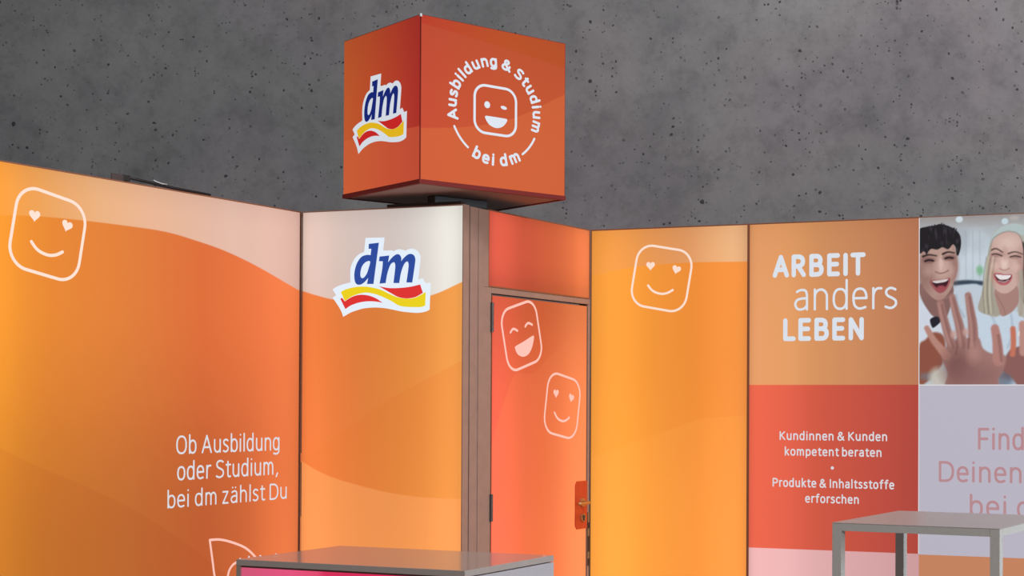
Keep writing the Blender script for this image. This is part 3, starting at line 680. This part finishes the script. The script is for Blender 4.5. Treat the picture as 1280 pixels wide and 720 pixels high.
    comp(np.clip(0.5-sd_poly(smooth(hair, 3))/8, 0, 1)*np.clip((st-0.55)*4, 0, 1)*0.55, (74, 70, 78))
    for i in range(16):
        a = rng.uniform(0, math.pi); x = 190+125*math.cos(a)*1.02; y = 215-112*math.sin(a)
        line([(x, y), (x+rng.uniform(-8, 14), y-rng.uniform(2, 14))], 5, (34, 31, 36), 4)
    # woman: hair behind, neck, face
    poly([(470, 470), (492, 330), (502, 240), (530, 165), (590, 122), (660, 108), (730, 130), (790, 200), (820, 420), (800, 640), (760, 720), (690, 690), (660, 600), (560, 700), (490, 690), (430, 655), (452, 560)], (176, 174, 166), 8)
    poly([(690, 250), (730, 250), (760, 420), (740, 600), (705, 600), (700, 460)], (64, 56, 58), 12)
    poly([(540, 520), (670, 500), (690, 600), (660, 660), (620, 690), (580, 698), (550, 640)], (168, 130, 122), 8)
    poly([(528, 210), (570, 172), (635, 162), (688, 186), (712, 255), (716, 370), (700, 460), (662, 522), (605, 556), (550, 535), (512, 470), (495, 385), (502, 290)], (202, 170, 160), 6)
    ell(520, 400, 26, 110, (176, 138, 128), 1.2, .7); ell(700, 400, 24, 110, (170, 132, 124), 1.2, .7); ell(620, 235, 60, 40, (216, 188, 178), 1.2, .9)
    ell(598, 365, 22, 40, (226, 200, 190), 1.0, .9); ell(540, 380, 24, 26, (216, 180, 170), 1.2, .9); ell(670, 390, 26, 26, (212, 178, 168), 1.2, .9)
    ell(600, 300, 16, 40, (190, 152, 142), 1.2, .6)
    line([(514, 276), (545, 268), (586, 292)], 10, (92, 70, 66), 7, w1=8); line([(622, 302), (665, 292), (712, 308)], 10, (92, 70, 66), 7, w1=6)
    ell(550, 308, 38, 14, (160, 122, 116), 1.0, .8); ell(668, 324, 38, 14, (160, 122, 116), 1.0, .8)
    line([(518, 304), (548, 302), (582, 316)], 7, (56, 40, 42), 4); line([(634, 324), (664, 318), (700, 326)], 7, (56, 40, 42), 4)
    line([(568, 396), (596, 408), (626, 398)], 6, (160, 112, 106), 7, .8)
    poly([(528, 430), (565, 424), (600, 434), (646, 436), (640, 474), (612, 500), (572, 500), (542, 474)], (180, 100, 104), 5)
    poly([(538, 434), (590, 438), (640, 440), (630, 470), (600, 484), (560, 478)], (80, 34, 42), 3)
    poly([(542, 433), (590, 438), (638, 440), (622, 462), (580, 468), (556, 456)], (232, 226, 226), 3)
    line([(560, 474), (596, 482), (624, 470)], 6, (206, 196, 196), 5, .8)
    # parting, lit crown, long locks
    poly([(505, 250), (524, 180), (580, 130), (650, 112), (720, 130), (735, 190), (690, 182), (640, 162), (575, 170), (530, 208)], (178, 192, 192), 6)
    line([(505, 290), (520, 215), (560, 178), (620, 160), (680, 176), (712, 230)], 7, (120, 106, 96), 8, .5)
    poly([(502, 260), (512, 270), (500, 340), (498, 430), (522, 520), (545, 600), (566, 690), (500, 690), (432, 652), (452, 560), (470, 470), (484, 350)], (166, 160, 146), 6)
    for x0, c in ((470, (196, 190, 160)), (485, (120, 112, 100)), (500, (208, 204, 180)), (458, (140, 134, 120)), (515, (150, 142, 124))):
        line([(x0+26, 320), (x0+8, 440), (x0+4, 560), (x0+14, 680)], 6, c, 7, .75)
    line([(700, 420), (712, 560), (700, 690)], 26, (170, 160, 146), 10, .9)
    line([(545, 560), (590, 640), (604, 690)], 5, (130, 96, 90), 5, .6)
    # hands out of focus in front
    o = 463
    poly([(46, 430+o), (90, 380+o), (140, 335+o), (200, 350+o), (220, 420+o), (200, 540+o), (120, 640+o), (46, 660+o)], (142, 84, 68), 16)
    ell(120, 620+o, 70, 26, (120, 116, 122), 1.0, .8); ell(175, 630+o, 60, 66, (196, 192, 182), 0.7, .95)
    poly([(120, 250+o), (165, 232+o), (190, 262+o), (150, 300+o), (132, 300+o)], (36, 34, 46), 8)
    ell(600, 640+o, 60, 60, (110, 126, 146), 1.0, .9); ell(640, 600+o, 70, 40, (96, 84, 92), 1.0, .7)
    sk = (160, 118, 112); dk = (116, 78, 76)
    poly([(620, 470+o), (660, 440+o), (720, 430+o), (800, 460+o), (830, 680+o), (700, 690+o), (640, 620+o), (580, 570+o)], (140, 96, 92), 14)
    line([(652, 318+o), (656, 400+o), (650, 480+o)], 34, (196, 116, 94), 12); line([(712, 290+o), (716, 470+o)], 44, (186, 140, 130), 14); line([(690, 340+o), (688, 360+o)], 10, (220, 220, 214), 8)
    poly([(195, 500+o), (215, 450+o), (250, 400+o), (330, 380+o), (430, 370+o), (462, 440+o), (520, 475+o), (606, 490+o), (600, 560+o), (560, 640+o), (545, 700+o), (238, 700+o), (235, 600+o)], sk, 14)
    line([(98, 306+o), (140, 380+o), (180, 430+o), (230, 490+o)], 34, (182, 134, 122), 12, w1=56)
    for pts, w0, w1 in (([(186, 146+o), (205, 230+o), (232, 330+o), (262, 420+o)], 46, 62), ([(262, 106+o), (285, 200+o), (312, 300+o), (330, 420+o)], 42, 66), ([(366, 100+o), (382, 200+o), (396, 290+o), (400, 420+o)], 42, 70)):
        line(pts, w0, sk, 12, w1=w1); line([(p[0]+10, p[1]+14) for p in pts], w0*0.35, (130, 88, 84), 16, .55)
        line([(p[0]-10, p[1]+4) for p in pts], w0*0.25, (190, 148, 138), 14, .6)
    line([(538, 314+o), (550, 380+o), (556, 440+o), (560, 520+o)], 52, (178, 128, 120), 12, w1=72); line([(560, 360+o), (572, 440+o), (580, 520+o)], 16, (132, 92, 90), 18, .7)
    ell(300, 560+o, 90, 110, dk, 1.3, .75); ell(420, 620+o, 130, 80, (138, 98, 96), 1.2, .7); ell(400, 470+o, 40, 60, (178, 134, 126), 1.2, .7)
    for p in ((272, 350), (350, 335)): ell(p[0], p[1]+o, 20, 24, (196, 156, 146), 0.9, .8)
    line([(290, 380+o), (296, 430+o), (286, 480+o)], 8, (112, 74, 72), 14, .7); line([(372, 380+o), (368, 440+o)], 8, (112, 74, 72), 14, .7)
    img *= (0.985+0.03*vnoise(5, 5, 11))[..., None]
    img = np.clip(img, 0, 255)/255.0
    L = np.where(img <= 0.04045, img/12.92, ((img+0.055)/1.055)**2.4)
    ny, nx = X.shape
    me = bpy.data.meshes.new('printed_photograph')
    co = np.stack([Ug, np.full(X.shape, -0.0015), Zg], -1).reshape(-1, 3)
    i = np.arange(ny*nx).reshape(ny, nx)
    faces = np.stack([i[:-1, :-1], i[:-1, 1:], i[1:, 1:], i[1:, :-1]], -1).reshape(-1, 4)
    me.vertices.add(len(co)); me.vertices.foreach_set('co', co.ravel())
    me.loops.add(faces.size); me.loops.foreach_set('vertex_index', faces.ravel())
    me.polygons.add(len(faces)); me.polygons.foreach_set('loop_start', np.arange(len(faces))*4)
    me.update(calc_edges=True); me.validate()
    at = me.color_attributes.new('ink', 'FLOAT_COLOR', 'POINT')
    at.data.foreach_set('color', np.concatenate([L.reshape(-1, 3), np.ones((ny*nx, 1))], 1).ravel())
    g = NT('photo_print_ink'); a = g.n('ShaderNodeVertexColor'); a.layer_name = 'ink'
    g.l(g.mix(1.0, a.outputs[0], (0.18, 0.18, 0.18, 1), 'MULTIPLY'), g.p.inputs['Base Color'])
    g.l(a.outputs[0], g.p.inputs['Emission Color']); g.p.inputs['Emission Strength'].default_value = 0.85
    g.p.inputs['Roughness'].default_value = 0.7; g.p.inputs['Specular IOR Level'].default_value = 0.15
    return link('printed_photograph', me, g.m, w5, 'photo print of two laughing people, open hands in front')
paint_poster()

# ------------------------------------------------------------------ sign cube
CTH = 0.7847; CB = Vector((-2.0899, 7.278, 0)); SL, SR_, Z0, Z1 = 0.7925, 0.8386, 2.560, 3.386
RD = Vector((math.sin(CTH), math.cos(CTH), 0)); LD = Vector((-math.cos(CTH), math.sin(CTH), 0))
def cube_print(name, W, cols, rows, painted_glow, petals):
    g = NT(name); return g
cu_e = empty('sign_cube', 'red orange lit cube sign hung above the post with ring lettering and logo', 'sign', (CB.x, CB.y, 0), rz(RD))
# local: x along the right face, y back along the left face
mCR = lit_print('print_cube_right', 0.8386, [(0.0, (190, 66, 52)), (0.25, (192, 76, 52)), (0.6, (194, 84, 52)), (1.0, (194, 88, 56))],
    petal=[([(0.0, 0.5+0.1), (1.0, 0.6)], (200, 90, 60), 0.0)], painted_glow=[(0, 0.86), (0.1, 0.98), (0.5, 1.0), (0.97, 1.03), (1, 0.9)], k=0.92)
# the cube's textile uses its own height scale
def cube_face_mat(name, W, cols, waves, rows):
    g = NT(name); v = g.obj(); sep = g.n('ShaderNodeSeparateXYZ'); g.l(v, sep.inputs[0])
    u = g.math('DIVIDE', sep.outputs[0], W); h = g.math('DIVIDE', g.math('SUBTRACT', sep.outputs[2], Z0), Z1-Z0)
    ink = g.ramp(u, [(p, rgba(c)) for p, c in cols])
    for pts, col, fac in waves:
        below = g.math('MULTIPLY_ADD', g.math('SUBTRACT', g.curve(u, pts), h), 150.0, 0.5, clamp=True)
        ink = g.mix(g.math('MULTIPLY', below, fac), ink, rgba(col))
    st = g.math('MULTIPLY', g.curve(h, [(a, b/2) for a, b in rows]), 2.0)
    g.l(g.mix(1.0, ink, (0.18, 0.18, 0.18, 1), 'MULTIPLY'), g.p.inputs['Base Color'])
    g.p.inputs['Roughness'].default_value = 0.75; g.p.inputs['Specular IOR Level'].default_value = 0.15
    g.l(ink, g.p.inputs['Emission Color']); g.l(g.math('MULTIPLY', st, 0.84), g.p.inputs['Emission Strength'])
    return g.m
zh = lambda z: (z-Z0)/(Z1-Z0)
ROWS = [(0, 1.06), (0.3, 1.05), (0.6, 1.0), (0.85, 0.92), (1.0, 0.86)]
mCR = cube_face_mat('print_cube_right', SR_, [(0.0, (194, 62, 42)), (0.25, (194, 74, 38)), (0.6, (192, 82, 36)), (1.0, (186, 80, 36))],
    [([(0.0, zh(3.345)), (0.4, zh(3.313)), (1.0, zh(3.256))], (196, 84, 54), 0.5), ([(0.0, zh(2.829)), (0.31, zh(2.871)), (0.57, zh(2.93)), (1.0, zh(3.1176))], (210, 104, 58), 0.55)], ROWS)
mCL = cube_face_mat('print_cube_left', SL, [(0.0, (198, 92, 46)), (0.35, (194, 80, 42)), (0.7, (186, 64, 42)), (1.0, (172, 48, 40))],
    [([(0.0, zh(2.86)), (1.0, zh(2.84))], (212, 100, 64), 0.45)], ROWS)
def sign_face(name, O, D, W, mat, label):
    # a face is a child; its mesh is baked in its own frame so print coordinates follow it
    bm = bmesh.new(); e = 0.003
    vs = [bm.verts.new(p) for p in ((e, 0, Z0+0.022), (W-e, 0, Z0+0.022), (W-e, 0, Z1-e), (e, 0, Z1-e))]; bm.faces.new(vs)
    me = bpy.data.meshes.new(name); bm.to_mesh(me); bm.free()
    o = link(name, me, mat, cu_e, label)
    o.location = O; o.rotation_euler = (0, 0, D); return o
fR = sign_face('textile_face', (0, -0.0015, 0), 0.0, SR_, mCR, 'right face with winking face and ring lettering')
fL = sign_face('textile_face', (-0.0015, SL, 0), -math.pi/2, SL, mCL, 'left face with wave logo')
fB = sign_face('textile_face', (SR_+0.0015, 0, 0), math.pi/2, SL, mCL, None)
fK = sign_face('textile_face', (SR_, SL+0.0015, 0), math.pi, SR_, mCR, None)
bm = bmesh.new(); add_box(bm, 0, SR_, 0, SL, Z0+0.012, Z1); bm_obj('cube_body', bm, M['redfab'], cu_e)
bm = bmesh.new()
for a, b, c, d in ((-0.004, SR_+0.004, -0.004, 0.012), (-0.004, SR_+0.004, SL-0.012, SL+0.004), (-0.004, 0.012, 0.012, SL-0.012), (SR_-0.012, SR_+0.004, 0.012, SL-0.012)):
    add_box(bm, a, b, c, d, Z0, Z0+0.0215)
bm_obj('lower_edge_band', bm, M['redfab'], cu_e, 'dark red lower edge band')
box('underside_board', 0.012, SR_-0.012, 0.012, SL-0.012, Z0+0.004, Z0+0.0118, M['under'], cu_e)
box('corner_cap', -0.005, 0.005, -0.005, 0.005, Z1-0.012, Z1+0.003, M['white'], cu_e)
# print on the left face
chain_logo(fL, 0.389, 2.963, 0.935, M['ink_navy'], M['ink_red2'], M['ink_yellow2'], M['ink_white'])
# winking face and ring on the right face
CX, CZ = 0.418, 2.972
fw = stroke('face_outline', rsquare(CX, CZ, 0.240, 0.062, 0), 0.013, M['ink_white'], fR, True)
flat_poly('eye', [(CX-0.048+0.0165*math.cos(t*math.pi/10), CZ+0.024+0.0175*math.sin(t*math.pi/10)) for t in range(20)], M['ink_white'], fw)
flat_poly('winking_eye', [(CX+0.048+0.018*math.cos(t*math.pi/10), CZ+0.022+0.009*math.sin(t*math.pi/10)-0.1*0.018*math.cos(t*math.pi/10)) for t in range(20)], M['ink_white'], fw)
flat_poly('mouth', smooth([(CX-0.058, CZ-0.034), (CX-0.03, CZ-0.032), (CX+0.03, CZ-0.032), (CX+0.066, CZ-0.034), (CX+0.064, CZ-0.050), (CX+0.04, CZ-0.076), (CX+0.004, CZ-0.087), (CX-0.034, CZ-0.076), (CX-0.056, CZ-0.050)], 4), M['ink_white'], fw)
def ring_text(s, r, a0, a1, h, weight, inward=False):
    """letters set one by one on a circle; a0..a1 in degrees, r = baseline radius"""
    kf = kernf(weight); lay, _ = layout(s, h, weight, kf)
    tot = lay[-1][1]+G[lay[-1][0]][0]; t = weight*h; span = math.radians(a1-a0)
    rm = r-h/2 if inward else r+h/2
    k = abs(span)*rm/tot
    for c, gx in lay:
        w = G[c][0]; a = math.radians(a0)+span*(gx+w/2)/tot
        th = a+math.pi/2 if inward else a-math.pi/2
        ct_, st_ = math.cos(th), math.sin(th); ox, oz = CX+r*math.cos(a), CZ+r*math.sin(a)
        bm = bmesh.new(); P = []
        for p in G[c][1]():
            q = [((u-w/2)*k, t/2+v*(h-t)) for u, v in p]; P.append([(ox+u*ct_-v*st_, oz+u*st_+v*ct_) for u, v in q])
        add_strokes(bm, P, t)
        for v in bm.verts: v.co.y = -0.001
        me = bpy.data.meshes.new('ring_letter'); bm.to_mesh(me); bm.free(); link('ring_letter', me, M['ink_white'], fR)
ring_text('Ausbildung & Studium', 0.219, 197, -17, 0.060, 0.21)
ring_text('bei dm', 0.281, 242, 302, 0.063, 0.21, inward=True)
for a0, a1 in ((205, 232.5), (308.5, 334)):
    stroke('ring_arc', [(CX+0.257*math.cos(math.radians(a0+(a1-a0)*k/12)), CZ+0.257*math.sin(math.radians(a0+(a1-a0)*k/12))) for k in range(13)], 0.011, M['ink_white'], fR)
# mast and brackets carrying the cube (behind the panels)
ma = empty('cube_mast', 'black steel mounting bracket and mast under the cube sign', 'bracket', (-2.074, 7.855, 0), rz(RD))
bm = bmesh.new(); add_cyl(bm, (0, 0, 0.012), (0, 0, 2.52), 0.03, n=20); bm_obj('mast', bm, M['black'], ma)
box('foot_plate', -0.10, 0.10, -0.08, 0.08, 0, 0.012, M['black'], ma)
box('mounting_bar', -0.145, 0.165, -0.055, 0.02, 2.52, 2.5635, M['black'], ma, bevel=0.004)
cbm = empty('cross_beam', 'dark beam lying on top of logo panel behind the cube', 'beam', P0, rz(B))
box('beam_profile', 0.52, 0.97, 0.02, 0.05, 2.501, 2.519, M['black'], cbm, bevel=0.002)

# ------------------------------------------------------------------ odds and ends on the left wall's top
lt = empty('cable_bar', 'thin black bar with pale clip lying on top edge of left wall', 'cable', PL, rz(A))
bm = bmesh.new(); tube(bm, [(0.845, 0.02, 2.526), (0.95, 0.02, 2.520), (1.15, 0.02, 2.511), (1.38, 0.02, 2.508)], 0.007, 8); bm_obj('bar', bm, M['black'], lt, smooth=True)
box('plug', 0.845, 0.885, 0.01, 0.03, 2.504, 2.532, M['black'], lt, bevel=0.003)
box('tape_tab', 0.78, 0.85, 0.012, 0.016, 2.501, 2.530, M['hinge'], lt)
bm = bmesh.new(); tube(bm, [(1.02, 0.012, 2.530), (1.04, 0.010, 2.524), (1.07, 0.010, 2.520), (1.10, 0.012, 2.521)], 0.003, 8); bm_obj('clip', bm, M['white'], lt, 'pale plastic clip', smooth=True)

# ------------------------------------------------------------------ front left counter
ZC = 1.03
ct = empty('counter', 'grey counter with glossy top and magenta backlit front, front left', 'counter', (-1.812, 4.438, 0), math.atan2(-0.284, 0.750))
CW, CD = 0.802, 0.458
box('counter_top', 0, CW, 0, CD, ZC-0.018, ZC, M['glossy_top'], ct, bevel=0.0012)
bm = bmesh.new()
add_box(bm, 0.0, 0.014, 0.001, 0.03, 0, ZC-0.0185); add_box(bm, CW-0.014, CW, 0.001, 0.03, 0, ZC-0.0185); add_box(bm, 0.014, CW-0.014, 0.001, 0.03, 0.0, 0.05)
bm_obj('front_frame', bm, M['counter_frame'], ct)
g = NT('print_magenta_front'); v = g.obj(); sep = g.n('ShaderNodeSeparateXYZ'); g.l(v, sep.inputs[0])
ink = g.ramp(g.math('DIVIDE', sep.outputs[0], CW), [(0.0, rgba((204, 84, 116))), (0.25, rgba((226, 80, 124))), (0.36, rgba((224, 72, 110))), (0.40, rgba((212, 44, 88))), (0.9, rgba((206, 34, 84)))])
g.l(ink, g.p.inputs['Emission Color']); g.p.inputs['Emission Strength'].default_value = 0.95
g.l(g.mix(1.0, ink, (0.18, 0.18, 0.18, 1), 'MULTIPLY'), g.p.inputs['Base Color']); g.p.inputs['Roughness'].default_value = 0.6
box('front_print', 0.0145, CW-0.0145, 0.006, 0.010, 0.051, ZC-0.024, g.m, ct, 'magenta backlit print')
box('shadow_joint', 0.0145, CW-0.0145, 0.008, 0.03, ZC-0.024, ZC-0.0185, M['post_d'], ct)
box('side_panel', CW-0.02, CW, 0.031, CD, 0, ZC-0.021, M['counter_side'], ct)
box('side_panel', 0, 0.02, 0.031, CD, 0, ZC-0.021, M['counter_side'], ct)
box('back_panel', 0.0205, CW-0.0205, CD-0.02, CD-0.001, 0, ZC-0.019, M['counter_side'], ct)

# ------------------------------------------------------------------ front right high table
ZT = 1.09
tb = empty('high_table', 'pale grey metal high table with thin square legs, front right', 'table', (-0.0546, 5.119, 0), math.atan2(-0.236, 0.545))
TW, TD = 0.598, 0.62; TL = 0.034
box('table_top', 0.0005, TW-0.0005, 0.0005, TD-0.0005, ZT-0.003, ZT, M['table_top'], tb, bevel=0.0008)
for a in ((TL+0.0003, TW-TL-0.0003, 0, 0.03), (TL+0.0003, TW-TL-0.0003, TD-0.03, TD), (0, 0.03, TL+0.0003, TD-TL-0.0003), (TW-0.03, TW, TL+0.0003, TD-TL-0.0003)):
    box('rail', *a, ZT-0.0275, ZT-0.0032, M['grey_metal'], tb, bevel=0.0006)
for x in (0.0, TW-TL):
    for y in (0.0, TD-TL):
        box('leg', x, x+TL, y, y+TL, 0, ZT-0.0032, M['grey_metal'], tb, bevel=0.0015)
